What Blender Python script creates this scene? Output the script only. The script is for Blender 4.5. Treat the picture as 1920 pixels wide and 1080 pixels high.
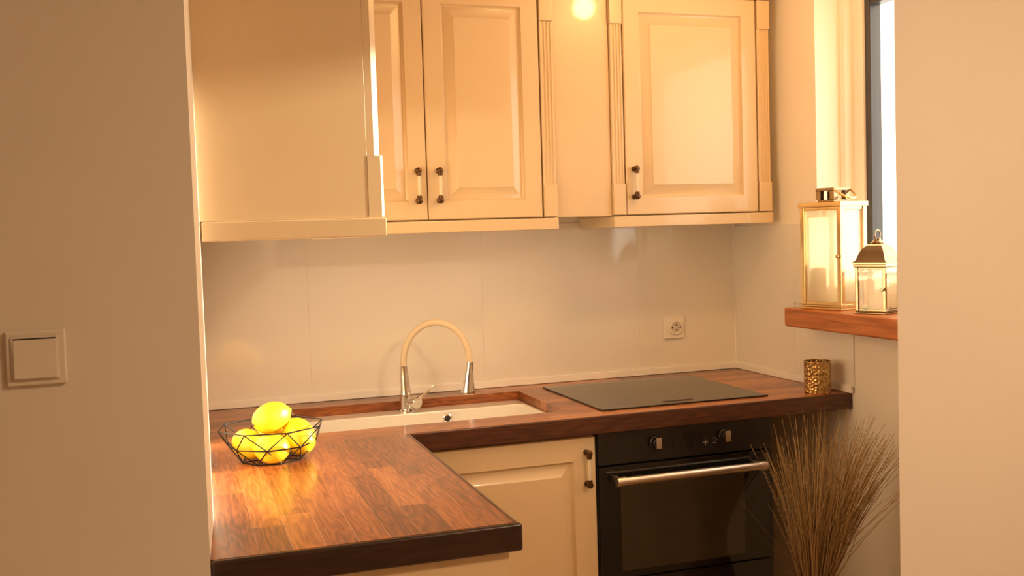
import bpy, bmesh, math, random
from mathutils import Vector, Matrix
random.seed(7)
S = bpy.context.scene
C = S.collection
for o in list(bpy.data.objects): bpy.data.objects.remove(o)
PI = math.pi

# ------------------------------------------------------------------ camera
CX, CY, CZ = -2.0459, -3.4393, 1.4431
YAW, PITCH, ROLL, FPX = 0.31797, 0.052366, -0.031479, 1888.7
fw = Vector((math.sin(YAW)*math.cos(PITCH), math.cos(YAW)*math.cos(PITCH), -math.sin(PITCH)))
r0 = Vector((math.cos(YAW), -math.sin(YAW), 0)); u0 = r0.cross(fw)
r1 = r0*math.cos(ROLL) + u0*math.sin(ROLL); u1 = -r0*math.sin(ROLL) + u0*math.cos(ROLL)
cd = bpy.data.cameras.new('camera'); cam = bpy.data.objects.new('camera', cd); C.objects.link(cam)
cam.matrix_world = Matrix(((r1.x, u1.x, -fw.x, CX), (r1.y, u1.y, -fw.y, CY), (r1.z, u1.z, -fw.z, CZ), (0, 0, 0, 1)))
cd.sensor_width = 36; cd.lens = FPX/1920*36; cd.clip_start = 0.05
S.camera = cam

# ------------------------------------------------------------------ sky, sun, daylight
W = bpy.data.worlds.new('sky'); S.world = W; W.use_nodes = True
bg = W.node_tree.nodes['Background']
bg.inputs[0].default_value = (1.0, 0.90, 0.74, 1); bg.inputs[1].default_value = 3.3

def light(name, kind, loc, direction, energy, color, **kw):
    l = bpy.data.lights.new(name, kind); l.energy = energy; l.color = color
    for k, v in kw.items(): setattr(l, k, v)
    o = bpy.data.objects.new(name, l); C.objects.link(o); o.location = loc
    if direction is not None: o.rotation_euler = Vector(direction).to_track_quat('-Z', 'Y').to_euler()
    return o
light('sun', 'SUN', (4, -2, 3), (-1, 0.08, -0.2), 16, (1.0, 0.825, 0.60), angle=math.radians(3.0))
S.view_settings.view_transform = 'Standard'; S.view_settings.look = 'None'
S.view_settings.exposure = 0.2; S.view_settings.gamma = 1.0; S.view_settings.use_curve_mapping = False

# ------------------------------------------------------------------ materials
def mat(name, col, rough=0.5, metal=0.0, noise=0.0, nscale=8.0, bump=0.0, bscale=40.0, coat=0.0, spec=0.5, wall=False):
    m = bpy.data.materials.new(name); m.use_nodes = True
    nt = m.node_tree; b = nt.nodes['Principled BSDF']
    b.inputs['Base Color'].default_value = (*col, 1); b.inputs['Roughness'].default_value = rough
    b.inputs['Metallic'].default_value = metal; b.inputs['Coat Weight'].default_value = coat
    b.inputs['Coat Roughness'].default_value = 0.06; b.inputs['Specular IOR Level'].default_value = spec
    tc = nt.nodes.new('ShaderNodeTexCoord')
    if noise > 0:
        n = nt.nodes.new('ShaderNodeTexNoise'); n.inputs['Scale'].default_value = nscale; n.inputs['Detail'].default_value = 4
        nt.links.new(tc.outputs['Object'], n.inputs['Vector'])
        r = nt.nodes.new('ShaderNodeValToRGB')
        r.color_ramp.elements[0].position = 0.3; r.color_ramp.elements[1].position = 0.7
        r.color_ramp.elements[0].color = (*[c*(1-noise) for c in col], 1); r.color_ramp.elements[1].color = (*[min(1, c*(1+noise)) for c in col], 1)
        nt.links.new(n.outputs['Fac'], r.inputs['Fac']); nt.links.new(r.outputs['Color'], b.inputs['Base Color'])
    if bump > 0:
        n2 = nt.nodes.new('ShaderNodeTexNoise'); n2.inputs['Scale'].default_value = bscale; n2.inputs['Detail'].default_value = 3
        nt.links.new(tc.outputs['Object'], n2.inputs['Vector'])
        bp = nt.nodes.new('ShaderNodeBump'); bp.inputs['Strength'].default_value = bump; bp.inputs['Distance'].default_value = 0.002
        nt.links.new(n2.outputs['Fac'], bp.inputs['Height']); nt.links.new(bp.outputs['Normal'], b.inputs['Normal'])
    return m

def wood(name, axis, c_dark, c_mid, c_light, rough=0.32, coat=0.25, rnd=0.46, tile=1.0):
    """stained oak: pores and cathedral grain running along the axis; each stave gets its own tone"""
    m = bpy.data.materials.new(name); m.use_nodes = True
    nt = m.node_tree; N = nt.nodes; L = nt.links; b = N['Principled BSDF']
    tc = N.new('ShaderNodeTexCoord'); oi = N.new('ShaderNodeObjectInfo')
    off = N.new('ShaderNodeVectorMath'); off.operation = 'SCALE'; off.inputs['Scale'].default_value = 13.0
    cmb = N.new('ShaderNodeCombineXYZ')
    for i in range(3): L.new(oi.outputs['Random'], cmb.inputs[i])
    L.new(cmb.outputs[0], off.inputs[0])
    add = N.new('ShaderNodeVectorMath'); add.operation = 'ADD'
    L.new(tc.outputs['Object'], add.inputs[0]); L.new(off.outputs[0], add.inputs[1])
    def mapped(sc_long, sc_cross):
        mp = N.new('ShaderNodeMapping'); sc = [sc_cross]*3; sc[axis] = sc_long
        mp.inputs['Scale'].default_value = sc; L.new(add.outputs[0], mp.inputs['Vector']); return mp
    n1 = N.new('ShaderNodeTexNoise'); n1.inputs['Scale'].default_value = 1.0; n1.inputs['Detail'].default_value = 6; n1.inputs['Roughness'].default_value = 0.65
    L.new(mapped(7*tile, 210*tile).outputs[0], n1.inputs['Vector'])
    n2 = N.new('ShaderNodeTexNoise'); n2.inputs['Scale'].default_value = 1.0; n2.inputs['Detail'].default_value = 1.5
    L.new(mapped(4.0*tile, 30*tile).outputs[0], n2.inputs['Vector'])
    ring = N.new('ShaderNodeMath'); ring.operation = 'MULTIPLY'; ring.inputs[1].default_value = 15.0; L.new(n2.outputs['Fac'], ring.inputs[0])
    fr = N.new('ShaderNodeMath'); fr.operation = 'PINGPONG'; fr.inputs[1].default_value = 1.0; L.new(ring.outputs[0], fr.inputs[0])
    mx = N.new('ShaderNodeMath'); mx.operation = 'MULTIPLY_ADD'; mx.inputs[1].default_value = 0.24; L.new(fr.outputs[0], mx.inputs[0])
    m2 = N.new('ShaderNodeMath'); m2.operation = 'MULTIPLY_ADD'; m2.inputs[1].default_value = 0.95; m2.inputs[2].default_value = -0.25
    L.new(n1.outputs['Fac'], m2.inputs[0]); L.new(m2.outputs[0], mx.inputs[2])
    rr = N.new('ShaderNodeMath'); rr.operation = 'MULTIPLY_ADD'; rr.inputs[1].default_value = rnd; rr.inputs[2].default_value = -rnd*0.35
    L.new(oi.outputs['Random'], rr.inputs[0])
    sm = N.new('ShaderNodeMath'); sm.operation = 'ADD'; L.new(mx.outputs[0], sm.inputs[0]); L.new(rr.outputs[0], sm.inputs[1])
    cr = N.new('ShaderNodeValToRGB'); e = cr.color_ramp.elements
    e[0].position = 0.08; e[0].color = (*c_dark, 1); e[1].position = 0.85; e[1].color = (*c_light, 1)
    k = cr.color_ramp.elements.new(0.45); k.color = (*c_mid, 1)
    L.new(sm.outputs[0], cr.inputs['Fac']); L.new(cr.outputs['Color'], b.inputs['Base Color'])
    b.inputs['Roughness'].default_value = rough; b.inputs['Coat Weight'].default_value = coat; b.inputs['Coat Roughness'].default_value = 0.12
    bp = N.new('ShaderNodeBump'); bp.inputs['Strength'].default_value = 0.25; bp.inputs['Distance'].default_value = 0.001
    L.new(n1.outputs['Fac'], bp.inputs['Height']); L.new(bp.outputs['Normal'], b.inputs['Normal'])
    return m

def glass(name, tint=(1, 1, 1), refl=0.07, rough=0.02, milk=0.0):
    m = bpy.data.materials.new(name); m.use_nodes = True
    nt = m.node_tree; nt.nodes.remove(nt.nodes['Principled BSDF'])
    t = nt.nodes.new('ShaderNodeBsdfTransparent'); t.inputs[0].default_value = (*tint, 1)
    g = nt.nodes.new('ShaderNodeBsdfGlossy'); g.inputs['Roughness'].default_value = rough
    mix = nt.nodes.new('ShaderNodeMixShader'); lw = nt.nodes.new('ShaderNodeLayerWeight'); lw.inputs['Blend'].default_value = 0.5
    pw = nt.nodes.new('ShaderNodeMath'); pw.operation = 'POWER'; pw.inputs[1].default_value = 5.0; nt.links.new(lw.outputs['Facing'], pw.inputs[0])
    fa = nt.nodes.new('ShaderNodeMath'); fa.operation = 'MULTIPLY_ADD'; fa.inputs[1].default_value = 0.6; fa.inputs[2].default_value = refl*0.5; nt.links.new(pw.outputs[0], fa.inputs[0])
    src = t
    if milk > 0:
        tl = nt.nodes.new('ShaderNodeBsdfTranslucent'); tl.inputs[0].default_value = (0.99, 0.97, 0.88, 1)
        df = nt.nodes.new('ShaderNodeBsdfDiffuse'); df.inputs[0].default_value = (0.9, 0.86, 0.76, 1)
        m0 = nt.nodes.new('ShaderNodeMixShader'); m0.inputs[0].default_value = 0.3; nt.links.new(tl.outputs[0], m0.inputs[1]); nt.links.new(df.outputs[0], m0.inputs[2])
        m1 = nt.nodes.new('ShaderNodeMixShader'); m1.inputs[0].default_value = milk; nt.links.new(t.outputs[0], m1.inputs[1]); nt.links.new(m0.outputs[0], m1.inputs[2]); src = m1
    nt.links.new(fa.outputs[0], mix.inputs[0]); nt.links.new(src.outputs[0], mix.inputs[1]); nt.links.new(g.outputs[0], mix.inputs[2])
    nt.links.new(mix.outputs[0], nt.nodes['Material Output'].inputs[0])
    return m

def emit(name, col, s):
    m = bpy.data.materials.new(name); m.use_nodes = True; b = m.node_tree.nodes['Principled BSDF']
    b.inputs['Base Color'].default_value = (*col, 1); b.inputs['Emission Color'].default_value = (*col, 1); b.inputs['Emission Strength'].default_value = s
    return m

def brass_cup_mat():
    m = mat('hammered_brass', (0.62, 0.40, 0.16), 0.28, 1.0)
    nt = m.node_tree; b = nt.nodes['Principled BSDF']; tc = nt.nodes.new('ShaderNodeTexCoord')
    v = nt.nodes.new('ShaderNodeTexVoronoi'); v.inputs['Scale'].default_value = 130; nt.links.new(tc.outputs['Object'], v.inputs['Vector'])
    bp = nt.nodes.new('ShaderNodeBump'); bp.inputs['Strength'].default_value = 0.9; bp.inputs['Distance'].default_value = 0.004
    nt.links.new(v.outputs['Distance'], bp.inputs['Height']); nt.links.new(bp.outputs['Normal'], b.inputs['Normal'])
    r = nt.nodes.new('ShaderNodeValToRGB'); r.color_ramp.elements[0].color = (0.30, 0.16, 0.05, 1); r.color_ramp.elements[1].color = (0.78, 0.55, 0.25, 1)
    nt.links.new(v.outputs['Color'], r.inputs['Fac']); nt.links.new(r.outputs['Color'], b.inputs['Base Color'])
    return m

def stem_mat():
    m = mat('dry_grass', (0.4, 0.26, 0.12), 0.65)
    nt = m.node_tree; b = nt.nodes['Principled BSDF']; g = nt.nodes.new('ShaderNodeNewGeometry'); r = nt.nodes.new('ShaderNodeValToRGB')
    r.color_ramp.elements[0].color = (0.13, 0.062, 0.022, 1); r.color_ramp.elements[1].color = (0.60, 0.42, 0.20, 1)
    nt.links.new(g.outputs['Random Per Island'], r.inputs['Fac']); nt.links.new(r.outputs['Color'], b.inputs['Base Color'])
    return m

def lemon_mat():
    m = mat('lemon_peel', (0.93, 0.62, 0.02), 0.38, noise=0.10, nscale=12, bump=0.35, bscale=260)
    b = m.node_tree.nodes['Principled BSDF']
    b.inputs['Subsurface Weight'].default_value = 0.15; b.inputs['Subsurface Radius'].default_value = (0.01, 0.006, 0.001); b.inputs['Subsurface Scale'].default_value = 0.6
    return m

M = dict(
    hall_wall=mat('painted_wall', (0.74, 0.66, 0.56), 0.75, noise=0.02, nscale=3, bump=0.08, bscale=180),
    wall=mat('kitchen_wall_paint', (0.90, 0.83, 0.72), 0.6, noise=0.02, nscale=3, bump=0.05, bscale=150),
    ceiling=mat('ceiling_paint', (0.85, 0.80, 0.72), 0.8, bump=0.05, bscale=150),
    floor=mat('floor_laminate', (0.42, 0.27, 0.16), 0.4, noise=0.15, nscale=5),
    splash=mat('glossy_backsplash', (0.89, 0.84, 0.75), 0.08, noise=0.015, nscale=2, coat=0.5),
    trim=mat('white_silicone_trim', (0.95, 0.91, 0.84), 0.4, noise=0.02),
    cream=mat('cream_lacquer', (0.73, 0.555, 0.335), 0.30, noise=0.012, nscale=3, coat=0.4),
    carcass=mat('cream_carcass', (0.71, 0.54, 0.325), 0.5, noise=0.02),
    gap=mat('dark_gap', (0.05, 0.03, 0.02), 0.8, noise=0.1),
    staveX=wood('stained_oak_x', 0, (0.11, 0.030, 0.010), (0.34, 0.104, 0.029), (0.62, 0.25, 0.074)),
    staveY=wood('stained_oak_y', 1, (0.11, 0.030, 0.010), (0.34, 0.104, 0.029), (0.62, 0.25, 0.074)),
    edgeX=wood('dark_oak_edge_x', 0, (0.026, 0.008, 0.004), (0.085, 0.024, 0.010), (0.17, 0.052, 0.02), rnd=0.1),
    edgeF=wood('shaded_dark_oak_edge', 0, (0.012, 0.004, 0.002), (0.034, 0.011, 0.006), (0.07, 0.024, 0.011), rnd=0.1),  # darker copy of the oak edge, the front face's shade put into its colour
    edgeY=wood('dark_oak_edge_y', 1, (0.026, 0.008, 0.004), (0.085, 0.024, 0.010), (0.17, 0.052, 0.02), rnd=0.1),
    sill=wood('orange_sill_wood', 1, (0.30, 0.085, 0.02), (0.52, 0.17, 0.045), (0.66, 0.26, 0.08), rough=0.35, rnd=0.0, tile=0.6),
    ceramic=mat('white_ceramic', (0.90, 0.86, 0.78), 0.12, noise=0.01, coat=0.5),
    chrome=mat('chrome', (0.82, 0.80, 0.77), 0.10, 1.0, noise=0.03),
    steel=mat('brushed_steel', (0.66, 0.58, 0.50), 0.32, 1.0, noise=0.05, nscale=30),
    hose=mat('beige_silicone_hose', (0.80, 0.66, 0.45), 0.45, noise=0.03),
    bronze=mat('dark_bronze', (0.12, 0.065, 0.03), 0.35, 0.9, noise=0.15, nscale=60),
    porcelain=mat('cream_porcelain', (0.78, 0.66, 0.48), 0.15, noise=0.02, coat=0.5),
    black=mat('black_enamel', (0.012, 0.010, 0.010), 0.25, noise=0.1),
    blackglass=mat('black_glass', (0.010, 0.009, 0.008), 0.04, noise=0.1, coat=0.0),
    ovenglass=mat('oven_window_glass', (0.045, 0.034, 0.020), 0.07, noise=0.1, coat=0.0),
    mark=mat('pale_print', (0.25, 0.22, 0.18), 0.5, noise=0.02),
    plastic=mat('white_plastic', (0.74, 0.66, 0.55), 0.35, noise=0.01),
    socketwhite=mat('white_socket_plastic', (0.90, 0.85, 0.76), 0.3, noise=0.01),
    dark=mat('dark_hole', (0.03, 0.022, 0.016), 0.7, noise=0.1),
    frame=mat('white_window_frame', (0.84, 0.78, 0.70), 0.3, noise=0.01),
    gasket=mat('anthracite_sash', (0.035, 0.035, 0.04), 0.35, noise=0.1),
    pane=glass('window_glass', refl=0.05),
    lpane=glass('lantern_glass', (0.99, 0.97, 0.92), refl=0.08, milk=0.12),
    mpane=glass('milky_lantern_glass', (0.99, 0.97, 0.90), refl=0.08, milk=0.42),
    brass=mat('polished_brass', (0.80, 0.58, 0.30), 0.16, 1.0, noise=0.06, nscale=25, bump=0.15, bscale=30),
    nickel=mat('antique_nickel', (0.36, 0.265, 0.16), 0.16, 1.0, noise=0.08, nscale=25, bump=0.15, bscale=30),
    wax=mat('ivory_wax', (0.90, 0.80, 0.58), 0.5, noise=0.03),
    cup=brass_cup_mat(), stem=stem_mat(), lemon=lemon_mat(),
    wire=mat('black_wire', (0.02, 0.016, 0.014), 0.4, 0.6, noise=0.1),
    calyx=mat('lemon_stem', (0.22, 0.20, 0.05), 0.7, noise=0.2, nscale=80),
    vase=mat('brown_ceramic_vase', (0.25, 0.15, 0.09), 0.4, noise=0.15, nscale=10),
    opal=emit('added_lamp_opal', (1.0, 0.75, 0.48), 2.0),
    bulb=emit('warm_bulb', (1.0, 0.72, 0.38), 8),
)
M['wax'].node_tree.nodes['Principled BSDF'].inputs['Subsurface Weight'].default_value = 0.3
M['wax'].node_tree.nodes['Principled BSDF'].inputs['Subsurface Scale'].default_value = 0.03

# ------------------------------------------------------------------ helpers
ORG = {}
def thing(name, label, cat, loc=(0, 0, 0), rotz=0, group=None, kind=None):
    o = bpy.data.objects.new(name, None); C.objects.link(o); o.empty_display_size = 0.05
    o.location = loc; o.rotation_euler = (0, 0, rotz); ORG[o] = Vector(loc)
    o['label'] = label
    if cat: o['category'] = cat
    if group: o['group'] = group
    if kind: o['kind'] = kind
    return o

def obj(name, bm, m, parent=None, world=True, label=None, smooth=35):
    """links a bmesh as one mesh object; world geometry is moved into its thing's own frame"""
    if parent is not None:
        if world: bmesh.ops.translate(bm, verts=bm.verts, vec=-ORG[parent])
    bmesh.ops.recalc_face_normals(bm, faces=bm.faces)
    me = bpy.data.meshes.new(name); bm.to_mesh(me); bm.free()
    if smooth:
        for p in me.polygons: p.use_smooth = True
        me.set_sharp_from_angle(angle=math.radians(smooth))
    me.materials.append(M[m] if isinstance(m, str) else m)
    o = bpy.data.objects.new(name, me); C.objects.link(o)
    if smooth and m != 'stem':
        wn = o.modifiers.new('weighted_normal', 'WEIGHTED_NORMAL'); wn.keep_sharp = True; wn.weight = 90
    if parent is not None: o.parent = parent; ORG[o] = ORG[parent]
    else: ORG[o] = Vector((0, 0, 0))
    if label: o['label'] = label
    return o

def solo(name, bm, m, label, cat, base, group=None, kind=None, smooth=35):
    """a thing that is a single mesh, its origin at its base"""
    base = Vector(base); bmesh.ops.translate(bm, verts=bm.verts, vec=-base)
    o = obj(name, bm, m, smooth=smooth); o.location = base; ORG[o] = base
    o['label'] = label
    if cat: o['category'] = cat
    if group: o['group'] = group
    if kind: o['kind'] = kind
    return o

def struct(name, bm, m, label, parent=None):
    o = obj(name, bm, m, parent); o['kind'] = 'structure'; o['label'] = label
    return o

def box(bm, x0, x1, y0, y1, z0, z1, bev=0.0, seg=2):
    r = bmesh.ops.create_cube(bm, size=1.0); vs = r['verts']
    for v in vs: v.co = Vector(((x0+x1)/2 + v.co.x*(x1-x0), (y0+y1)/2 + v.co.y*(y1-y0), (z0+z1)/2 + v.co.z*(z1-z0)))
    if bev > 0:
        es = list({e for v in vs for e in v.link_edges})
        bmesh.ops.bevel(bm, geom=es, offset=bev, segments=seg, affect='EDGES', profile=0.5)
    return bm
def B(*a, **k): return box(bmesh.new(), *a, **k)

def lathe(bm, prof, seg=32, loc=(0, 0, 0), rot=None, close=True):
    """prof: (radius, height) pairs spun about z"""
    rings = []; loc = Vector(loc)
    for r, z in prof:
        if r < 1e-6:
            p = Vector((0, 0, z)); rings.append([bm.verts.new((rot @ p if rot else p) + loc)])
        else:
            ring = []
            for i in range(seg):
                a = 2*PI*i/seg; p = Vector((r*math.cos(a), r*math.sin(a), z)); ring.append(bm.verts.new((rot @ p if rot else p) + loc))
            rings.append(ring)
    for a, b in zip(rings, rings[1:]):
        for i in range(seg):
            j = (i+1) % seg
            if len(a) == 1 and len(b) == 1: break
            if len(a) == 1: bm.faces.new((a[0], b[i], b[j]))
            elif len(b) == 1: bm.faces.new((a[i], a[j], b[0]))
            else: bm.faces.new((a[i], a[j], b[j], b[i]))
    if close:
        for ring in (rings[0], rings[-1]):
            if len(ring) > 2: bm.faces.new(ring)
    return bm

def tube(bm, pts, rad, seg=8, closed=False):
    pts = [Vector(p) for p in pts]; n = len(pts)
    rads = rad if isinstance(rad, (list, tuple)) else [rad]*n
    rings = []; ref = None
    for i, p in enumerate(pts):
        if closed: d = pts[(i+1) % n] - pts[i-1]
        else: d = pts[min(i+1, n-1)] - pts[max(i-1, 0)]
        d.normalize()
        if ref is None: ref = d.orthogonal().normalized()
        ref = (ref - d*ref.dot(d)); ref = ref.normalized() if ref.length > 1e-6 else d.orthogonal().normalized()
        bi = d.cross(ref)
        rings.append([bm.verts.new(p + (ref*math.cos(2*PI*k/seg) + bi*math.sin(2*PI*k/seg))*rads[i]) for k in range(seg)])
    pairs = list(zip(rings, rings[1:])) + ([(rings[-1], rings[0])] if closed else [])
    for a, b in pairs:
        for k in range(seg):
            j = (k+1) % seg; bm.faces.new((a[k], a[j], b[j], b[k]))
    if not closed: bm.faces.new(rings[0]); bm.faces.new(rings[-1])
    return bm

def extrude_poly(bm, pts, vec):
    vec = Vector(vec); a = [bm.verts.new(Vector(p)) for p in pts]; b = [bm.verts.new(Vector(p)+vec) for p in pts]
    n = len(pts)
    bm.faces.new(a); bm.faces.new(b)
    for i in range(n): bm.faces.new((a[i], a[(i+1) % n], b[(i+1) % n], b[i]))
    return bm

def ringed_panel(bm, x0, x1, z0, z1, rings, yback):
    """door leaf facing -y: rings of (inset, y) from the rim to the centre"""
    loops = []
    for ins, y in [(0, yback)] + rings:
        loops.append([bm.verts.new((x0+ins, y, z0+ins)), bm.verts.new((x1-ins, y, z0+ins)), bm.verts.new((x1-ins, y, z1-ins)), bm.verts.new((x0+ins, y, z1-ins))])
    for a, b in zip(loops, loops[1:]):
        for i in range(4): bm.faces.new((a[i], a[(i+1) % 4], b[(i+1) % 4], b[i]))
    bm.faces.new(loops[0]); bm.faces.new(loops[-1])
    return bm

def door(parent, x0, x1, z0, z1, y, hx=None, hz=None, fr=0.058):
    """frame-and-raised-panel door (front face at y) with a porcelain handle on two bronze mounts"""
    t = 0.02
    d = obj('door', ringed_panel(bmesh.new(), x0, x1, z0, z1, [(0, y+0.003), (0.003, y), (fr, y), (fr+0.004, y+0.008), (fr+0.010, y+0.012)], y+t), 'cream', parent, smooth=20)
    i = fr+0.006
    obj('raised_panel', ringed_panel(bmesh.new(), x0+i, x1-i, z0+i, z1-i, [(0, y+0.0115), (0.003, y+0.011), (0.032, y-0.0005), (0.036, y-0.003)], y+t-0.002), 'cream', d, smooth=20)
    if hx is not None:
        zt, zb = hz
        for zz in (zt, zb):
            bm = bmesh.new()
            rot = Matrix.Rotation(PI/2, 3, 'X')
            lathe(bm, [(0.009, 0), (0.009, 0.003), (0.0045, 0.006), (0.0045, 0.016), (0.009, 0.019), (0.0105, 0.024), (0.009, 0.029), (0.004, 0.031), (0, 0.031)], 14, (hx, y, zz), rot)
            lathe(bm, [(0.007, -0.006), (0.0085, 0), (0.007, 0.006)], 12, (hx, y-0.024, zz + (-0.010 if zz == zt else 0.010)))
            obj('handle_mount', bm, 'bronze', d, label='dark bronze handle mount')
        bm = bmesh.new()
        L = zt-zb
        lathe(bm, [(0.0042, 0.010), (0.0050, L*0.25), (0.0060, L*0.5), (0.0050, L*0.75), (0.0042, L-0.010)], 12, (hx, y-0.024, zb))
        obj('handle_grip', bm, 'porcelain', d, label='cream porcelain handle grip')
    return d

def pilaster(parent, x0, x1, z0, z1, y, axis=0):
    """fluted pilaster with plain blocks at foot and head; faces -y (axis 0)"""
    w = x1-x0; zb, zt = z0+0.105, z1-0.10
    pts = []
    nf = 3; m = w*0.14; fwid = (w-2*m)/nf
    pts += [(x0+0.001, y+0.03, zb), (x0+0.001, y+0.003, zb), (x0+0.003, y+0.001, zb)]
    for k in range(nf):
        a = x0+m+k*fwid; r = fwid*0.40; c = a+fwid/2
        for s in range(7):
            an = PI*s/6; pts.append((c-r*math.cos(an), y+0.001+r*0.75*math.sin(an), zb))
    pts += [(x1-0.003, y+0.001, zb), (x1-0.001, y+0.003, zb), (x1-0.001, y+0.03, zb)]
    p = obj('pilaster', extrude_poly(bmesh.new(), pts, (0, 0, zt-zb)), 'cream', parent, smooth=25)
    obj('block', B(x0, x1, y-0.005, y+0.03, z0, zb, bev=0.0025), 'cream', p)
    obj('block', B(x0, x1, y-0.005, y+0.03, zt, z1, bev=0.0025), 'cream', p)
    return p

# ------------------------------------------------------------------ the room
RH = 2.5          # ceiling
YN0, YN1 = -1.80, -1.675   # partition with the opening the photograph looks through
XL0, XL1 = -1.978, -2.010  # kitchen's left wall, a touch out of square (at y = 0 and y = -1.66)
struct('floor', B(-3.6, 0.22, -5.6, 0.12, -0.06, 0.0), 'floor', 'brown wood laminate floor')
struct('ceiling', B(-3.6, 0.22, -5.6, 0.12, RH, RH+0.08), 'ceiling', 'white painted ceiling')
wb = struct('wall_back', B(-2.1, 0.22, 0.0, 0.12, 0.0, RH), 'wall', 'painted back wall of the kitchen behind the backsplash')
# left wall of the kitchen
bm = bmesh.new()
extrude_poly(bm, [(XL0, 0.0, 0), (-2.0048, -1.38, 0), (-2.0207, YN1, 0), (-2.10, YN1, 0), (-2.10, 0.0, 0)], (0, 0, RH))
struct('wall_left', bm, 'wall', 'bright painted side wall glimpsed as a sliver beside the worktop')
# right wall with the window opening
WY0, WY1, WZ0, WZ1 = -1.668, -0.535, 1.13, 2.29
bm = bmesh.new()
box(bm, 0, 0.22, WY1, 0.0, 0, RH); box(bm, 0, 0.22, YN1, WY0, 0, RH)
box(bm, 0, 0.22, WY0, WY1, 0, WZ0-0.03); box(bm, 0, 0.22, WY0, WY1, WZ1, RH)
wr = struct('wall_right', bm, 'wall', 'painted right wall of the kitchen around the window')
# partition: two piers and the head over the opening
bm = bmesh.new(); box(bm, -3.5, -2.0215, YN0, YN1, 0, RH)
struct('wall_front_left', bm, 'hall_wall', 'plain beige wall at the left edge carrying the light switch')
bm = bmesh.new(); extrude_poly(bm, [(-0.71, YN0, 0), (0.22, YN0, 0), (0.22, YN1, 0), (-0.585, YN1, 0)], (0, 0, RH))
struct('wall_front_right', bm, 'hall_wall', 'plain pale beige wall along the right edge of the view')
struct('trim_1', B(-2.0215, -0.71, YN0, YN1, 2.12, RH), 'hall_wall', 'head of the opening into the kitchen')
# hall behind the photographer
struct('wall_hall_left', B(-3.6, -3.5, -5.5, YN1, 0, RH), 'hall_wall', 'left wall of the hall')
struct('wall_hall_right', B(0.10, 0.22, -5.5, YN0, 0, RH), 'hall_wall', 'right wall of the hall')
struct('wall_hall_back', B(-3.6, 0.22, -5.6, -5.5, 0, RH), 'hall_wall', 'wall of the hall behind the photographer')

# glossy backsplash panels (parts of their walls) and white trims
zs0, zs1 = 0.918, 1.47
for a, b in ((XL0, -1.64), (-1.64, -1.029), (-1.029, -0.417), (-0.417, -0.008)):
    obj('backsplash_panel', B(a+0.0001, b-0.0001, -0.007, 0.0, zs0, zs1 + (0.0 if b < -0.9 else 0.01), bev=0.0004, seg=1), 'splash', wb)
for a, b, zt in ((-0.4, -0.008, 1.452), (-0.724, -0.4, 1.452)):
    z1 = zt if a > -0.5 else 1.10
    obj('backsplash_panel', B(-0.006, 0.0, a+0.0004, b-0.0004, zs0, z1, bev=0.0008, seg=1), 'splash', wr)
obj('backsplash_panel', B(-0.006, 0.0, -0.534, -0.4004, 1.1755, 1.452, bev=0.0008, seg=1), 'splash', wr)
struct('trim_2', B(XL0, 0.0, -0.016, -0.007, 0.9005, 0.926, bev=0.003), 'trim', 'white sealing strip between worktop and back wall')
struct('trim_3', B(-0.016, -0.006, -0.722, -0.016, 0.9005, 0.926, bev=0.003), 'trim', 'white sealing strip between worktop and right wall')
struct('trim_4', B(-0.011, -0.006, -0.011, -0.007, 0.922, 1.47, bev=0.001, seg=1), 'trim', 'thin white corner bead between the glossy wall panels')

# window
win = thing('window_1', 'white window with dark sash in the right wall', None, (0.12, -1.07, WZ0), kind='structure')
def rect_frame(bm, x0, x1, y0, y1, z0, z1, wl, wr_, wb_, wt, bev=0.003):
    box(bm, x0, x1, y1-wl, y1, z0, z1, bev); box(bm, x0, x1, y0, y0+wr_, z0, z1, bev)
    box(bm, x0, x1, y0+wr_, y1-wl, z0, z0+wb_, bev); box(bm, x0, x1, y0+wr_, y1-wl, z1-wt, z1, bev)
    return bm
obj('window_frame', rect_frame(bmesh.new(), 0.094, 0.20, WY0, WY1, 1.175, WZ1, 0.03, 0.03, 0.05, 0.05), 'frame', win)
obj('sash_frame', rect_frame(bmesh.new(), 0.125, 0.185, WY0+0.03, WY1-0.03, 1.225, WZ1-0.05, 0.052, 0.052, 0.05, 0.05), 'frame', win)
obj('dark_glazing_bar', rect_frame(bmesh.new(), 0.135, 0.178, WY0+0.082, WY1-0.082, 1.275, WZ1-0.10, 0.028, 0.028, 0.014, 0.03, 0.002), 'gasket', win, label='dark anthracite glazing bead')
obj('pane', B(0.154, 0.158, WY0+0.10, WY1-0.10, 1.285, WZ1-0.115), 'pane', win)
bm = bmesh.new(); zt = 1.172
box(bm, -0.13, 0.094, -1.665, -0.525, zt-0.062, zt, bev=0.006, seg=3)
obj('window_sill', bm, 'sill', win, label='orange-brown wooden window sill board')

# ------------------------------------------------------------------ upper cabinets
YF = -0.320                                  # front of the doors on the back wall
ZB, ZR, ZT = 1.500, 1.458, 2.238
def light_rail(bm, x0, x1, y, yb, left=True):
    box(bm, x0, x1, y, y+0.03, ZR, ZB-0.004, bev=0.004)
    if left: box(bm, x0, x0+0.03, y+0.03, yb, ZR, ZB-0.004, bev=0.004)
    return bm
cb = thing('wall_cabinet', 'cream two-door wall cabinet over the sink with one fluted pilaster', 'cabinet', (-1.24, -0.008, ZR), group='cream wall cabinets')
obj('body', B(-1.632, -0.852, YF+0.0225, -0.008, ZB-0.004, ZT), 'carcass', cb)
door(cb, -1.630, -1.2915, ZB, ZT, YF, -1.322, (1.654, 1.560))
door(cb, -1.2880, -0.9035, ZB, ZT, YF, -1.253, (1.654, 1.560))
pilaster(cb, -0.899, -0.852, ZB, ZT, YF)
obj('light_rail', light_rail(bmesh.new(), -1.632, -0.850, YF-0.006, -0.01, False), 'cream', cb)
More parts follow.
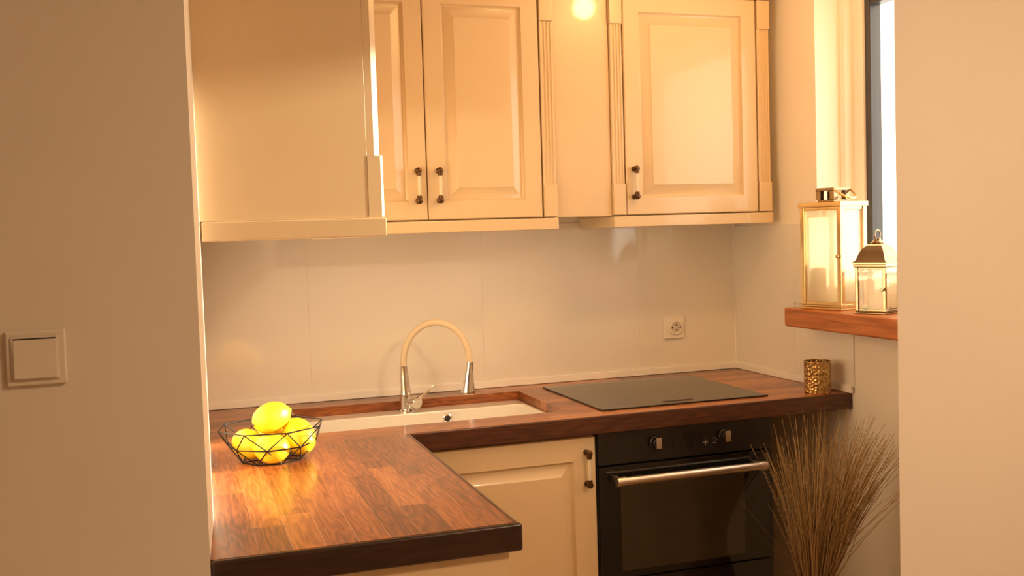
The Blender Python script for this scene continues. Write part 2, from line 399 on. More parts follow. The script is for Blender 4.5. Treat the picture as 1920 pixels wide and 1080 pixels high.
obj('cornice', B(-1.632, -0.848, YF-0.03, -0.008, ZT+0.012, ZT+0.075, bev=0.008), 'cream', cb)

cm = thing('filler_panel', 'plain cream panel recessed between the two wall cabinets', 'panel', (-0.755, -0.01, ZB))
obj('panel', B(-0.8515, -0.6505, YF+0.012, YF+0.032, ZB-0.002, ZT+0.07, bev=0.001), 'cream', cm)
obj('backing', B(-0.8515, -0.6505, YF+0.032, -0.008, ZB+0.02, ZT+0.07), 'carcass', cm)

cr_ = thing('wall_cabinet', 'cream one-door wall cabinet between two fluted pilasters beside the right wall', 'cabinet', (-0.345, -0.008, ZR), group='cream wall cabinets')
obj('body', B(-0.650, -0.037, YF+0.0225, -0.008, ZB-0.004, ZT), 'carcass', cr_)
door(cr_, -0.6005, -0.0915, ZB, ZT, YF, -0.572, (1.654, 1.560))
pilaster(cr_, -0.650, -0.6045, ZB, ZT, YF)
pilaster(cr_, -0.087, -0.037, ZB, ZT, YF)
obj('light_rail', light_rail(bmesh.new(), -0.652, -0.034, YF-0.006, -0.01, True), 'cream', cr_)
obj('cornice', B(-0.650, -0.030, YF-0.03, -0.008, ZT+0.012, ZT+0.075, bev=0.008), 'cream', cr_)

# cabinet on the left wall, seen from its end
YE = -1.38
cl = thing('wall_cabinet', 'cream wall cabinet on the left whose broad plain end panel faces us', 'cabinet', (-1.83, -0.86, ZR), group='cream wall cabinets')
obj('body', B(-1.998, -1.672, YE+0.02, -0.345, ZB-0.01, ZT), 'carcass', cl)
obj('end_panel', B(-2.0047, -1.672, YE, YE+0.0195, ZB-0.012, ZT, bev=0.0004, seg=1), 'cream', cl, label='broad plain cream end panel')
# front corner post with a chamfered arris
def post(bm, x0, x1, y0, y1, z0, z1, c):
    return extrude_poly(bm, [(x0, y0, z0), (x1-c, y0, z0), (x1, y0+c, z0), (x1, y1, z0), (x0, y1, z0)], (0, 0, z1-z0))
pp = obj('corner_post', post(bmesh.new(), -1.6715, -1.6435, YE+0.0005, YE+0.05, ZB+0.115, ZT, 0.013), 'cream', cl)
obj('block', post(bmesh.new(), -1.6715, -1.6385, YE-0.0005, YE+0.05, ZB-0.010, ZB+0.1145, 0.006), 'cream', pp)
for k in range(2):
    y0 = YE+0.055+k*0.49
    d = obj('door', B(-1.671, -1.648, y0, y0+0.484, ZB, ZT, bev=0.002), 'cream', cl)
    obj('raised_panel', B(-1.650, -1.644, y0+0.06, y0+0.424, ZB+0.06, ZT-0.06, bev=0.003), 'cream', d)
bm = bmesh.new()
box(bm, -2.002, -1.637, YE-0.008, YE+0.02, ZR-0.009, ZB-0.013, bev=0.003); box(bm, -1.66, -1.637, YE+0.02, -0.35, ZR-0.009, ZB-0.013, bev=0.003)
obj('light_rail', bm, 'cream', cl)
obj('cornice', B(-1.999, -1.62, YE-0.02, -0.345, ZT+0.012, ZT+0.075, bev=0.008), 'cream', cl)

# ------------------------------------------------------------------ worktop of staves
ZC0, ZC = 0.847, 0.900
XPR, YPF, YBF = -1.458, -1.658, -0.711       # peninsula's right edge and front, back run's front
wt = thing('worktop', 'reddish-brown stained wooden worktop, L-shaped, glossy, with dark edges', 'worktop', (-1.0, -0.4, ZC0))
SX0, SX1, SY0, SY1 = -1.722, -0.945, -0.575, -0.130   # sink cut-out
def stave(x0, x1, y0, y1, m):
    bm = B(x0, x1, y0, y1, ZC0, ZC, bev=0.0003, seg=1)
    for v in bm.verts:
        if v.co.x < -1.96:
            wx = XL0 + (-2.0048-XL0)*v.co.y/-1.38 if v.co.y > -1.38 else -2.0048 + (-2.0207+2.0048)*(v.co.y+1.38)/(YN1+1.38)
            v.co.x = v.co.x - x0 + wx + 0.0005
    o = obj('stave', bm, m, wt, smooth=20)
    return o
# back run, staves along x
rows = [-0.0165, -0.072, SY1, -0.186, -0.242, -0.297, -0.353, -0.409, -0.464, -0.52, SY0, -0.632, YBF+0.010]
rr = random.Random(3)
for i in range(len(rows)-1):
    y1, y0 = rows[i], rows[i+1]
    inside = (y0 >= SY0-1e-6 and y1 <= SY1+1e-6)
    spans = [(-1.979, SX0), (SX1, -0.0005)] if inside else [(-1.979, -0.0005)]
    for a, b in spans:
        x = a
        first = True
        while x < b-1e-6:
            l = rr.uniform(0.35, 0.85) if not first else rr.uniform(0.2, 0.6)
            first = False
            e = x+l
            if b-e < 0.18: e = b
            stave(x, e, y0, y1, 'staveX'); x = e
# front lip of the back run, right of the peninsula
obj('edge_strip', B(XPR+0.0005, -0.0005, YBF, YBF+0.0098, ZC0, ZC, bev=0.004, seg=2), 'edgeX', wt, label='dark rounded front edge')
# peninsula, staves along y
ncol = 9; xl = -2.0
for i in range(ncol):
    a = -1.995 + (XPR-0.010+1.995)*i/ncol; b = -1.995 + (XPR-0.010+1.995)*(i+1)/ncol
    y = YBF+0.010
    first = True
    while y > YPF+0.010+1e-6:
        l = rr.uniform(0.3, 0.7) if not first else rr.uniform(0.12, 0.5)
        first = False
        e = y-l
        if e-(YPF+0.010) < 0.15: e = YPF+0.010
        stave(a, b, e, y, 'staveY'); y = e
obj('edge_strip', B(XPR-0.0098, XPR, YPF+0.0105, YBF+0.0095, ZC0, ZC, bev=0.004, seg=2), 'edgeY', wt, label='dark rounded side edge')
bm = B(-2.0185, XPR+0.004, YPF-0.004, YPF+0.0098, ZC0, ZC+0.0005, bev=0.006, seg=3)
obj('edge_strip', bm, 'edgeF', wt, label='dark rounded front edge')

# ------------------------------------------------------------------ base cabinets
YD = -0.689
bs = thing('base_cabinet', 'cream base cabinet under the sink with a raised-panel door left of the oven', 'cabinet', (-1.17, -0.35, 0), group='cream base cabinets')
obj('body', B(-1.455, -0.893, YD+0.022, -0.02, 0.10, 0.60), 'carcass', bs)
obj('top_rail', B(-1.455, -0.893, YD+0.022, YD+0.06, 0.60, ZC0), 'carcass', bs)
obj('side_panel', B(-0.911, -0.893, YD+0.06, -0.02, 0.60, ZC0), 'carcass', bs)
obj('plinth', B(-1.455, -0.893, YD+0.06, YD+0.08, 0.0, 0.10), 'cream', bs)
door(bs, -1.440, -0.895, 0.11, 0.838, YD, -0.925, (0.793, 0.698), fr=0.07)
bp_ = thing('base_cabinet', 'cream base cabinet carrying the worktop that juts towards us', 'cabinet', (-1.74, -1.2, 0), group='cream base cabinets')
obj('body', B(-1.975, -1.498, -1.62, -0.72, 0.10, ZC0), 'carcass', bp_)
obj('end_panel', B(-2.005, -1.4765, -1.640, -1.6205, 0.0, ZC0, bev=0.001), 'cream', bp_, label='plain cream end panel')
obj('plinth', B(-1.975, -1.54, -1.62, -0.72, 0.0, 0.10), 'cream', bp_)
for k in range(2):
    d = obj('door', B(-1.498, -1.478, -1.615+k*0.46, -1.16+k*0.46, 0.11, 0.838, bev=0.002), 'cream', bp_)
    obj('raised_panel', B(-1.479, -1.474, -1.555+k*0.46, -1.22+k*0.46, 0.17, 0.778, bev=0.002), 'cream', d)
bo = thing('base_cabinet', 'cream cabinet housing around the black oven', 'cabinet', (-0.59, -0.35, 0), group='cream base cabinets')
obj('plinth', B(-0.892, -0.290, YD+0.06, YD+0.08, 0.0, 0.10), 'cream', bo)
obj('body', B(-0.892, -0.290, YD+0.022, -0.02, 0.10, 0.245), 'carcass', bo)
d = obj('drawer', B(-0.888, -0.294, YD, YD+0.0215, 0.11, 0.243, bev=0.002), 'cream', bo)
obj('side_panel', B(-0.2915, -0.274, YD+0.10, -0.02, 0.0, ZC0, bev=0.001), 'cream', bo)

# ------------------------------------------------------------------ oven
ov = thing('oven', 'black built-in oven with steel bar handle under the worktop', 'oven', (-0.59, -0.35, 0.246))
OX0, OX1 = -0.888, -0.2935
obj('body', B(OX0+0.01, OX1-0.01, YD+0.0225, -0.05, 0.246, 0.843), 'black', ov)
cp = obj('control_panel', B(OX0, OX1, YD-0.004, YD+0.022, 0.747, 0.8455, bev=0.002), 'black', ov)
obj('display', B(-0.640, -0.545, YD-0.0055, YD-0.0042, 0.776, 0.820), 'blackglass', cp, label='dark glossy display')
for kx in (-0.700, -0.464):
    rot = Matrix.Rotation(PI/2, 3, 'X')
    k = obj('knob', lathe(bmesh.new(), [(0.021, 0), (0.021, 0.006), (0.018, 0.009), (0.017, 0.022), (0.015, 0.024), (0, 0.024)], 24, (kx, YD-0.0042, 0.802), rot), 'black', cp)
    obj('pointer', B(kx-0.009, kx+0.009, YD-0.033, YD-0.0275, 0.786, 0.820, bev=0.002), 'steel', cp, label='bright steel knob grip')
# little printed symbols between the display and the right knob
bm = bmesh.new()
for bx, bz in ((-0.529, 0.786), ):
    box(bm, bx-0.009, bx+0.009, YD-0.0048, YD-0.0041, bz-0.0012, bz+0.0012); box(bm, bx-0.0012, bx+0.0012, YD-0.0048, YD-0.0041, bz-0.009, bz+0.009)
for bx, bz in ((-0.498, 0.782), (-0.492, 0.790), (-0.500, 0.797)):
    box(bm, bx-0.006, bx+0.006, YD-0.0048, YD-0.0041, bz-0.0008, bz+0.0008)
obj('printed_symbol', bm, 'mark', cp)
dr = obj('oven_door', B(OX0, OX1, YD-0.006, YD+0.022, 0.398, 0.742, bev=0.002), 'blackglass', ov)
obj('door_window', B(-0.820, -0.395, YD-0.0072, YD-0.0061, 0.42, 0.682, bev=0.0004, seg=1), 'ovenglass', dr, label='smoky brown oven window')
obj('lower_panel', B(OX0, OX1, YD-0.002, YD+0.022, 0.248, 0.393, bev=0.002), 'blackglass', ov)
hz_ = 0.704; hy = YD-0.046
bm = bmesh.new(); rot = Matrix.Rotation(PI/2, 3, 'Y')
lathe(bm, [(0, 0), (0.0135, 0.0), (0.0150, 0.003), (0.0150, 0.028), (0.0130, 0.031), (0.0130, 0.477), (0.0150, 0.480), (0.0150, 0.505), (0.0135, 0.508), (0, 0.508)], 20, (-0.849, hy, hz_), rot)
obj('handle', bm, 'steel', ov, label='pinkish steel bar handle')
for kx in (-0.833, -0.357):
    obj('handle_bracket', lathe(bmesh.new(), [(0.010, 0.0), (0.008, 0.008), (0.008, 0.036)], 16, (kx, YD-0.005, hz_), Matrix.Rotation(PI/2, 3, 'X')), 'steel', ov)

# ------------------------------------------------------------------ hob
hb = thing('hob', 'flat black glass hob set on the worktop above the oven', 'hob', (-0.559, -0.37, ZC))
HX0, HX1, HY0, HY1 = -0.848, -0.269, -0.640, -0.112
obj('glass', B(HX0, HX1, HY0, HY1, ZC+0.0002, ZC+0.0052, bev=0.0015), 'blackglass', hb)
obj('touch_control', B(-0.62, -0.52, HY0+0.03, HY0+0.055, ZC+0.0052, ZC+0.0055), 'gap', hb)

# ------------------------------------------------------------------ sink
sk = thing('sink', 'white ceramic sink set into a cut-out of the wooden worktop', 'sink', ((SX0+SX1)/2, (SY0+SY1)/2, 0.66))
bm = bmesh.new()
zr = 0.870
def loop(x0, x1, y0, y1, z, r, n=5):
    out = []
    for cx, cy, a0 in ((x1-r, y1-r, 0), (x0+r, y1-r, PI/2), (x0+r, y0+r, PI), (x1-r, y0+r, 1.5*PI)):
        for k in range(n+1):
            a = a0 + PI/2*k/n; out.append(bm.verts.new((cx+r*math.cos(a), cy+r*math.sin(a), z)))
    return out
e = 0.0012
L = [loop(SX0+e, SX1-e, SY0+e, SY1-e, 0.66, 0.004), loop(SX0+e, SX1-e, SY0+e, SY1-e, zr-0.002, 0.004), loop(SX0+e+0.002, SX1-e-0.002, SY0+e+0.002, SY1-e-0.002, zr, 0.004),
     loop(SX0+0.02, SX1-0.012, SY0+0.012, SY1-0.085, zr, 0.025), loop(SX0+0.024, SX1-0.016, SY0+0.016, SY1-0.089, zr-0.006, 0.025),
     loop(SX0+0.03, SX1-0.024, SY0+0.024, SY1-0.096, 0.74, 0.03), loop(SX0+0.05, SX1-0.044, SY0+0.044, SY1-0.116, 0.715, 0.03)]
for a, b in zip(L, L[1:]):
    n = len(a)
    for i in range(n): bm.faces.new((a[i], a[(i+1) % n], b[(i+1) % n], b[i]))
bm.faces.new(L[-1]); bm.faces.new(L[0])
obj('basin', bm, 'ceramic', sk)
ovf = obj('overflow', lathe(bmesh.new(), [(0.0, 0.0), (0.0165, 0), (0.0165, 0.003), (0.013, 0.005), (0.010, 0.003), (0.010, 0.001)], 20, (-1.226, SY1-0.0885, 0.843), Matrix.Rotation(PI/2, 3, 'X'), close=False), 'chrome', sk, label='round chrome overflow')
obj('slot', lathe(bmesh.new(), [(0.0, 0.0), (0.0105, 0), (0.0105, 0.0035), (0, 0.0035)], 16, (-1.226, SY1-0.0885, 0.843), Matrix.Rotation(PI/2, 3, 'X')), 'dark', ovf)
obj('drain', lathe(bmesh.new(), [(0.0, 0), (0.045, 0), (0.045, 0.003), (0.03, 0.002), (0, 0.002)], 24, (-1.25, -0.37, 0.7155)), 'chrome', sk)

# ------------------------------------------------------------------ mixer tap
fx, fy, fz = -1.352, -0.175, zr
tp = thing('kitchen_tap', 'chrome mixer tap with a beige flexible hose spout at the sink', 'tap', (fx, fy, fz))
tl = Vector((-0.006, 0.0, 0.148))
bm = bmesh.new()
lathe(bm, [(0, 0), (0.026, 0), (0.026, 0.004), (0.0225, 0.008), (0.0215, 0.012), (0.0215, 0.055), (0.0205, 0.062), (0.0175, 0.075), (0.0150, 0.120), (0.0135, 0.124), (0.0135, 0.150), (0.0115, 0.152), (0, 0.152)], 24, (fx, fy, fz))
for v in bm.verts: v.co.x += tl.x*(v.co.z-fz)/0.15
obj('body', bm, 'chrome', tp)
ld = Vector((0.55, -0.83, 0.02)).normalized()
lq = ld.to_track_quat('Z', 'Y').to_matrix()
lp = Vector((fx-0.002, fy, fz+0.034))
cart = obj('cartridge', lathe(bmesh.new(), [(0, 0.0), (0.0165, 0.0), (0.0165, 0.028), (0.0215, 0.030), (0.0215, 0.052), (0.020, 0.055), (0, 0.055)], 24, lp, lq), 'chrome', tp)
le = lp + ld*0.046
obj('lever', tube(bmesh.new(), [le, le+Vector((0.025, -0.004, 0.022)), le+Vector((0.062, -0.006, 0.052))], [0.0045, 0.0042, 0.0032], 10), 'chrome', cart)
p0 = Vector((fx-0.006, fy, fz+0.150)); p1 = Vector((-1.157, -0.270, 1.026))
pts = []
for k in range(25):
    t = k/24; a = PI*(1-t)
    c = p0.lerp(p1, (1+math.cos(a))/2)
    pts.append(c + Vector((0, 0, 0.142*math.sin(a)**0.92 if 0 < k < 24 else 0)))
obj('hose', tube(bmesh.new(), pts, 0.0108, 14), 'hose', tp, label='beige flexible hose')
bm = bmesh.new()
sd = Vector((-0.010, 0.0, -0.1)).normalized(); sq = sd.to_track_quat('Z', 'Y').to_matrix()
lathe(bm, [(0, -0.006), (0.0125, -0.006), (0.0128, 0.02), (0.0145, 0.03), (0.0225, 0.085), (0.0240, 0.096), (0.0220, 0.100), (0.018, 0.098), (0, 0.098)], 22, p1, sq)
obj('spray_head', bm, 'chrome', tp, label='conical chrome spray head')

# ------------------------------------------------------------------ wire bowl with lemons
bx_, by_ = -1.846, -0.868
wbowl = thing('wire_bowl', 'black geometric wire bowl holding lemons on the worktop', 'bowl', (bx_, by_, ZC))
def ringp(r, z, n, ph): return [Vector((bx_+r*math.cos(2*PI*i/n+ph), by_+r*math.sin(2*PI*i/n+ph), ZC+z)) for i in range(n)]
wr_ = 0.0016; n = 8
R0 = ringp(0.076, wr_+0.0008, n, 0.2); R1 = ringp(0.108, 0.042, n, 0.2+PI/n); R2 = ringp(0.132, 0.086, n, 0.2)
for rg, nm in ((R0, 'base_ring'), (R1, 'middle_ring'), (R2, 'rim')):
    obj(nm, tube(bmesh.new(), rg, wr_*1.15, 6, True), 'wire', wbowl)
for i in range(n):
    for a, b in ((R0[i], R1[i]), (R0[(i+1) % n], R1[i]), (R1[i], R2[i]), (R1[i], R2[(i+1) % n])):
        obj('wire', tube(bmesh.new(), [a, b], wr_, 6), 'wire', wbowl)
for i in range(n//2): obj('wire', tube(bmesh.new(), [R0[i], R0[i+n//2]], wr_, 6), 'wire', wbowl)
lem = [((-1.845, -0.868, 1.006), 0.049, 0.038, (0.1, -0.25, 0.35), 'lemon on top of the pile in the wire bowl'),
       ((-1.904, -0.872, 0.9455), 0.043, 0.0365, (0.4, -0.3, 2.3), 'leftmost lemon in the wire bowl'),
       ((-1.852, -0.932, 0.9405), 0.043, 0.0365, (0.2, -0.1, 2.9), 'lemon at the front of the wire bowl, low behind the wires'),
       ((-1.780, -0.876, 0.954), 0.050, 0.040, (0.0, -0.75, 2.0), 'big lemon on the right side of the wire bowl'),
       ((-1.843, -0.812, 0.9425), 0.043, 0.0365, (0.1, 0.1, 0.5), 'lemon at the back of the wire bowl, mostly hidden')]
lem_me = None
for (loc, a, b, rot, lab) in lem:
    t = thing('lemon', lab, 'lemon', loc, group='lemons in the wire bowl'); t.rotation_euler = rot
    bm = bmesh.new(); prof = []
    for k in range(17):
        an = PI*k/16; x = -math.cos(an)*a; r = b*math.sin(an)**0.92
        if k in (0, 16): r = 0
        ex = 0.0
        if k == 16: ex = a*0.17
        if k == 15: ex = a*0.10; r = b*0.17
        if k == 14: ex = a*0.02; r = b*0.40
        prof.append((r, x+ex))
    lathe(bm, prof, 24, (0, 0, 0), Matrix.Rotation(PI/2, 3, 'Y'), close=False)
    obj('fruit', bm, 'lemon', t, world=False, smooth=80)
    obj('stem', lathe(bmesh.new(), [(0, -a-0.003), (0.004, -a-0.002), (0.005, -a+0.002), (0, -a+0.003)], 8, (0, 0, 0), Matrix.Rotation(PI/2, 3, 'Y'), close=False), 'calyx', t, world=False)

# ------------------------------------------------------------------ lanterns and candles on the sill
def cap_lantern(name, label, loc, rz, lx, ly, h, bar, m, dome):
    t = thing(name, label, 'lantern', loc, rz, 'lanterns on the window sill')
    hx, hy = lx/2, ly/2
    def part(n_, bm, mm): return obj(n_, bm, mm, t, world=False)
    bm = bmesh.new(); box(bm, -hx-0.003, hx+0.003, -hy-0.003, hy+0.003, 0, bar*0.5, bev=0.002); box(bm, -hx, hx, -hy, hy, bar*0.5, bar*0.9, bev=0.002)
    part('base', bm, m)
    for sx in (-1, 1):
        for sy in (-1, 1):
            x = sx*(hx-bar/2); y = sy*(hy-bar/2)
            part('post', box(bmesh.new(), x-bar/2, x+bar/2, y-bar/2, y+bar/2, bar*0.9, h-bar*0.9, bev=bar*0.12), m)
    bm = bmesh.new(); box(bm, -hx-0.004, hx+0.004, -hy-0.004, hy+0.004, h-bar*0.9, h, bev=0.002)
    part('top_frame', bm, m)
    zz0, zz1 = bar*0.9, h-bar*0.9
    for s in (-1, 1):
        p = part('pane', box(bmesh.new(), s*(hx-bar*0.5)-0.001, s*(hx-bar*0.5)+0.001, -hy+bar, hy-bar, zz0, zz1), 'lpane' if dome else 'mpane')
        p = part('pane', box(bmesh.new(), -hx+bar, hx-bar, s*(hy-bar*0.5)-0.001, s*(hy-bar*0.5)+0.001, zz0, zz1), 'lpane' if dome else 'mpane')
    # rail inside the glazed faces
    for s in (-1, 1):
        part('rail', box(bmesh.new(), s*(hx-bar*0.5)-bar*0.3, s*(hx-bar*0.5)+bar*0.3, -hy+bar, hy-bar, zz0, zz0+bar*0.6, bev=0.001), m)
        part('rail', box(bmesh.new(), s*(hx-bar*0.5)-bar*0.3, s*(hx-bar*0.5)+bar*0.3, -hy+bar, hy-bar, zz1-bar*0.6, zz1, bev=0.001), m)
        part('rail', box(bmesh.new(), -hx+bar, hx-bar, s*(hy-bar*0.5)-bar*0.3, s*(hy-bar*0.5)+bar*0.3, zz0, zz0+bar*0.6, bev=0.001), m)
        part('rail', box(bmesh.new(), -hx+bar, hx-bar, s*(hy-bar*0.5)-bar*0.3, s*(hy-bar*0.5)+bar*0.3, zz1-bar*0.6, zz1, bev=0.001), m)
    part('latch', lathe(bmesh.new(), [(0, 0), (0.004, 0), (0.005, 0.006), (0.006, 0.011), (0.003, 0.014), (0, 0.014)], 10, (-hx, -hy+bar*0.5, h*0.5), Matrix.Rotation(-PI/2, 3, 'Y')), m)
    if not dome:
        # square chimney: four corner stubs under a cap, open between
        w = 0.028
        bm = bmesh.new(); box(bm, -w-0.006, w+0.006, -w-0.006, w+0.006, h, h+0.008, bev=0.002)
        for sx in (-1, 1):
            for sy in (-1, 1): box(bm, sx*w-0.009, sx*w+0.009, sy*w-0.009, sy*w+0.009, h+0.008, h+0.036, bev=0.001)
        box(bm, -0.012, 0.012, -0.012, 0.012, h+0.008, h+0.034, bev=0.001)
        box(bm, -w-0.010, w+0.010, -w-0.010, w+0.010, h+0.036, h+0.046, bev=0.002)
        part('chimney', bm, 'nickel')
        # loop handle folded over to one side
        pts = [(math.cos(a)*0.048, -0.038-0.0*a, 0) for a in (0,)]
        pts = []
        for k in range(13):
            a = PI*k/12; pts.append((0.040*math.cos(a), -0.044*math.sin(a)-0.036, h+0.040-0.030*math.sin(a)))
        part('handle', tube(bmesh.new(), pts, 0.0035, 8), m)
    else:
        bm = bmesh.new()
        q = PI/4
        lv = [(1.0, 0.0), (1.0, 0.006), (0.86, 0.012), (0.72, 0.034), (0.55, 0.050), (0.42, 0.056), (0.42, 0.060)]
        rings = []
        for s_, z in lv:
            rings.append([bm.verts.new((sx*(hx+0.006)*s_, sy*(hy+0.006)*s_, h+z)) for sx, sy in ((1, 1), (-1, 1), (-1, -1), (1, -1))])
        for a, b in zip(rings, rings[1:]):
            for i in range(4): bm.faces.new((a[i], a[(i+1) % 4], b[(i+1) % 4], b[i]))
        bm.faces.new(rings[0]); bm.faces.new(rings[-1])
        part('roof', bm, m)
        lathe_b = lathe(bmesh.new(), [(0.018, 0), (0.020, 0.004), (0.014, 0.010), (0.010, 0.012), (0.010, 0.016), (0, 0.018)], 16, (0, 0, h+0.060))
        part('finial', lathe_b, m)
        pts = [(0.017*math.cos(2*PI*k/16), 0.0, h+0.088+0.015*math.sin(2*PI*k/16)) for k in range(16)]
        part('ring', tube(bmesh.new(), pts, 0.0022, 8, True), m)
    return t
SZ = zt
l1 = cap_lantern('lantern', 'tall polished brass lantern with glass sides on the wooden window sill', (-0.032, -0.664, SZ), math.radians(14), 0.125, 0.165, 0.345, 0.017, 'brass', False)
l2 = cap_lantern('lantern', 'small lantern with domed roof in front of the window on the sill', (-0.040, -0.892, SZ), math.radians(24), 0.098, 0.098, 0.150, 0.010, 'nickel', True)
def candle(loc, r, h, label):
    t = thing('candle', label, 'candle', loc, group='candles in the lanterns')
    obj('wax', lathe(bmesh.new(), [(0, 0), (r*0.97, 0), (r, 0.003), (r, h-0.004), (r*0.94, h), (r*0.6, h-0.003), (0, h-0.006)], 28), 'wax', t, world=False)
    obj('wick', tube(bmesh.new(), [(0, 0, h-0.007), (0.001, 0, h+0.004), (0.004, 0.001, h+0.009)], 0.0012, 6), 'dark', t, world=False)
candle((-0.036, -0.664, SZ+0.0155), 0.032, 0.125, 'ivory pillar candle inside the tall brass lantern')
candle((-0.040, -0.892, SZ+0.0092), 0.032, 0.098, 'ivory pillar candle inside the small domed lantern')

# ------------------------------------------------------------------ brass tumbler
cu = (-0.090, -0.650, ZC)
bm = bmesh.new()
lathe(bm, [(0, 0), (0.041, 0), (0.0425, 0.002), (0.0425, 0.103), (0.041, 0.105), (0.0395, 0.103), (0.0395, 0.006), (0, 0.006)], 40, cu, close=False)
solo('candle_holder', bm, 'cup', 'hammered gold metal tumbler on the worktop end by the right wall', 'candle holder', cu)

# ------------------------------------------------------------------ socket and switch
so = thing('power_socket', 'white wall socket on the glossy backsplash above the hob', 'socket', (-0.276, -0.007, 1.074))
obj('plate', B(-0.318, -0.234, -0.0165, -0.0072, 1.032, 1.116, bev=0.004, seg=3), 'socketwhite', so)
rx = Matrix.Rotation(PI/2, 3, 'X')
ins = obj('insert', lathe(bmesh.new(), [(0.028, 0), (0.028, 0.005), (0.0255, 0.006), (0.022, 0.006), (0.020, 0.0005), (0, 0.0005)], 32, (-0.270, -0.0165, 1.074), rx, close=False), 'socketwhite', so)
obj('recess', lathe(bmesh.new(), [(0, 0.0007), (0.0195, 0.0007), (0.0195, 0.0012), (0, 0.0012)], 28, (-0.270, -0.0165, 1.074), rx, close=False), 'plastic', ins)
for dz in (-0.0095, 0.0095):
    obj('hole', lathe(bmesh.new(), [(0, 0.001), (0.0036, 0.001), (0.0036, 0.0022), (0, 0.0022)], 12, (-0.268, -0.0165, 1.074+dz), rx, close=False), 'dark', ins)
obj('earth_pin', lathe(bmesh.new(), [(0, 0), (0.0024, 0), (0.0024, 0.011), (0, 0.012)], 12, (-0.259, -0.0165, 1.074), rx, close=False), 'steel', ins)
for s in (-1, 1): obj('earth_clip', B(-0.2885 if s < 0 else -0.2545, -0.2855 if s < 0 else -0.2515, -0.022, -0.0165, 1.071, 1.077), 'dark', ins)

sw = thing('light_switch', 'square pale light switch on the beige wall at the left edge', 'switch', (-2.2535, YN0, 1.284))
obj('plate', B(-2.2945, -2.2125, YN0-0.008, YN0, 1.243, 1.325, bev=0.003, seg=3), 'plastic', sw)
obj('inner_frame', B(-2.2865, -2.2215, YN0-0.0115, YN0-0.008, 1.2515, 1.3165, bev=0.002), 'plastic', sw)
bm = B(-2.2835, -2.2245, YN0-0.0155, YN0-0.009, 1.2545, 1.3120, bev=0.0015)
for v in bm.verts:
    if v.co.y < YN0-0.012: v.co.y += 0.003*(v.co.z-1.2545)/0.0575
obj('rocker', bm, 'plastic', sw)
obj('gap_line', B(-2.2825, -2.2255, YN0-0.0125, YN0-0.011, 1.3121, 1.3138), 'dark', sw)

# ------------------------------------------------------------------ dried grass in its floor vase
gx, gy = -0.352, -0.985
va = (gx, gy, 0)
bm = bmesh.new()
lathe(bm, [(0, 0), (0.075, 0), (0.085, 0.01), (0.095, 0.12), (0.085, 0.24), (0.055, 0.33), (0.045, 0.36), (0.050, 0.38), (0.046, 0.38), (0.041, 0.36), (0.050, 0.33), (0.078, 0.24), (0.087, 0.12), (0.07, 0.02), (0, 0.02)], 32, va, close=False)
solo('floor_vase', bm, 'vase', 'brown ceramic floor vase below the bundle of dried grass', 'vase', va)
gr = thing('dried_grass', 'bundle of dry golden-brown grass stems standing before the oven by the wall', 'dried grass', (gx, gy, 0.022))
rg = random.Random(11)
def stem(bm, tx, ty, tz, sag=0.0, r=0.0012, seg=7):
    a0 = rg.uniform(0, 2*PI); rb = rg.uniform(0, 0.034)
    b0 = Vector((gx+rb*0.8*math.cos(a0), gy+rb*0.8*math.sin(a0), rg.uniform(0.03, 0.06)))
    m0 = Vector((gx+0.036*max(-1, min(1, (tx-gx)/0.16))*rg.uniform(0.5, 1.0), gy+0.036*max(-1, min(1, (ty-gy)/0.16))*rg.uniform(0.5, 1), 0.385))
    t0 = Vector((tx, ty, tz)); out = (t0-m0); pts = [b0]; rads = [r]
    ctrl = m0 + Vector((out.x*0.38, out.y*0.38, out.z*0.58))
    w1 = Vector((rg.gauss(0, 1), rg.gauss(0, 1), 0))*0.006
    for k in range(seg+1):
        t = k/seg
        p = m0*(1-t)**2 + ctrl*2*t*(1-t) + t0*t*t + w1*math.sin(t*PI*2) + Vector((0, 0, -sag*t*t))
        if p.x > -0.012: p.x = -0.012 - rg.uniform(0, 0.008)
        pts.append(p); rads.append(r*(1-0.72*t))
    tube(bm, pts, rads, 4)
    return pts
bm = bmesh.new()
for i in range(300):
    u = rg.uniform(-1, 1); u = math.copysign(abs(u)**0.85, u)
    tx = gx + 0.075 + u*0.20; ty = gy + rg.gauss(-0.01, 0.065); ty = min(max(ty, gy-0.16), -0.80)
    tz = 0.885 - 0.10*abs(u)**2.2 + rg.gauss(-0.02, 0.035)
    if rg.random() < 0.3: tz -= rg.uniform(0.03, 0.16)
    tz = min(tz, 0.93)
    pts = stem(bm, tx, ty, tz, r=rg.uniform(0.0011, 0.0021))
    # fine seed branches near the tip
    for q in range(rg.choice((0, 1, 1, 2))):
        k = rg.choice((5, 6, 7)); p = pts[k]; d = (pts[k]-pts[k-1]).normalized()
        s = Vector((rg.gauss(0, 0.3), rg.gauss(0, 0.3), 0))
        e_ = p + (d+s).normalized()*rg.uniform(0.025, 0.06)
        if e_.x > -0.010: e_.x = -0.010
        tube(bm, [p, p.lerp(e_, 0.5)+Vector((0, 0, 0.003)), e_], [0.0006, 0.0005, 0.0003], 3)
o = obj('stem_mass', bm, 'stem', gr); o['kind'] = 'stuff'
for tx, ty, tz, sag, r in ((-0.56, -1.02, 0.60, 0.0, 0.0012), (-0.60, -1.00, 0.69, 0.0, 0.0011), (-0.545, -0.98, 0.83, 0, 0.001), (-0.10, -1.0, 0.82, 0.05, 0.0012), (-0.07, -0.97, 0.75, 0.05, 0.0011), (-0.05, -0.98, 0.83, 0.06, 0.001), (-0.13, -1.02, 0.59, 0.0, 0.001), (-0.09, -0.95, 0.70, 0.02, 0.001)):
    bm = bmesh.new(); stem(bm, tx, ty, tz, sag, r, 9); obj('stem', bm, 'stem', gr)
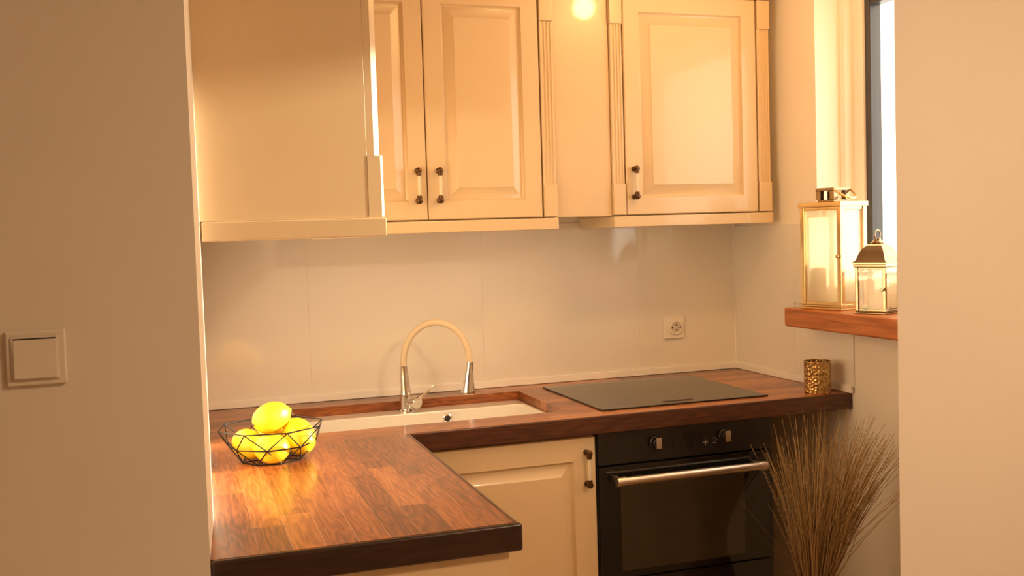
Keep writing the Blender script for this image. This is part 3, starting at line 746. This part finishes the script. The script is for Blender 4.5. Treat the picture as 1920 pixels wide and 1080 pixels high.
for dx, w in ((-0.01, 0.02), (0.06, 0.018)):     # stems folded over into a loop
    bm = bmesh.new(); c = Vector((gx+dx, gy-0.07, 0.74))
    pts = [Vector((gx+dx*0.4, gy-0.02, 0.10)), Vector((gx+dx*0.5, gy-0.03, 0.40)), c+Vector((-w, 0, -0.06)), c+Vector((-w*0.6, 0, 0.04)), c+Vector((0, 0, 0.075)), c+Vector((w*0.8, 0, 0.03)), c+Vector((w*1.4, 0, -0.07))]
    tube(bm, pts, 0.0017, 6); obj('stem', bm, 'stem', gr)

# ------------------------------------------------------------------ ceiling spotlight (mirrored in the cream panel)
lx_, ly_ = -0.36, -1.20
cl_ = thing('ceiling_spotlight', 'small round warm ceiling spotlight whose glow shows on the cream panel', 'lamp', (lx_, ly_, RH))
obj('housing', lathe(bmesh.new(), [(0, 0), (0.055, 0), (0.055, -0.012), (0.045, -0.060), (0.040, -0.062), (0.036, -0.02), (0, -0.02)], 32, (lx_, ly_, RH), close=False), 'chrome', cl_)
obj('bulb', lathe(bmesh.new(), [(0, -0.021), (0.012, -0.024), (0.024, -0.036), (0.026, -0.048), (0.018, -0.060), (0, -0.066)], 24, (lx_, ly_, RH), close=False), 'bulb', cl_)
light('ceiling_spotlight_light', 'POINT', (lx_, ly_, RH-0.10), None, 12, (1.0, 0.52, 0.17), shadow_soft_size=0.045)

# ------------------------------------------------------------------ added lamp, unseen behind the photographer, fill for the front walls
hlx, hly = -0.55, -3.20
hl = thing('added_fill_lamp', 'added round opal fill lamp, unseen in the hall behind the photographer', 'lamp', (hlx, hly, RH))
obj('mount', lathe(bmesh.new(), [(0, 0), (0.20, 0), (0.20, -0.025), (0, -0.025)], 40, (hlx, hly, RH), close=False), 'chrome', hl)
obj('shade', lathe(bmesh.new(), [(0.19, -0.026), (0.19, -0.06), (0.16, -0.085), (0.08, -0.098), (0, -0.10)], 40, (hlx, hly, RH), close=False), 'opal', hl)
light('added_fill_light', 'AREA', (hlx, hly, RH-0.11), (0, 0, -1), 33, (1.0, 0.69, 0.42), shape='DISK', size=0.38)
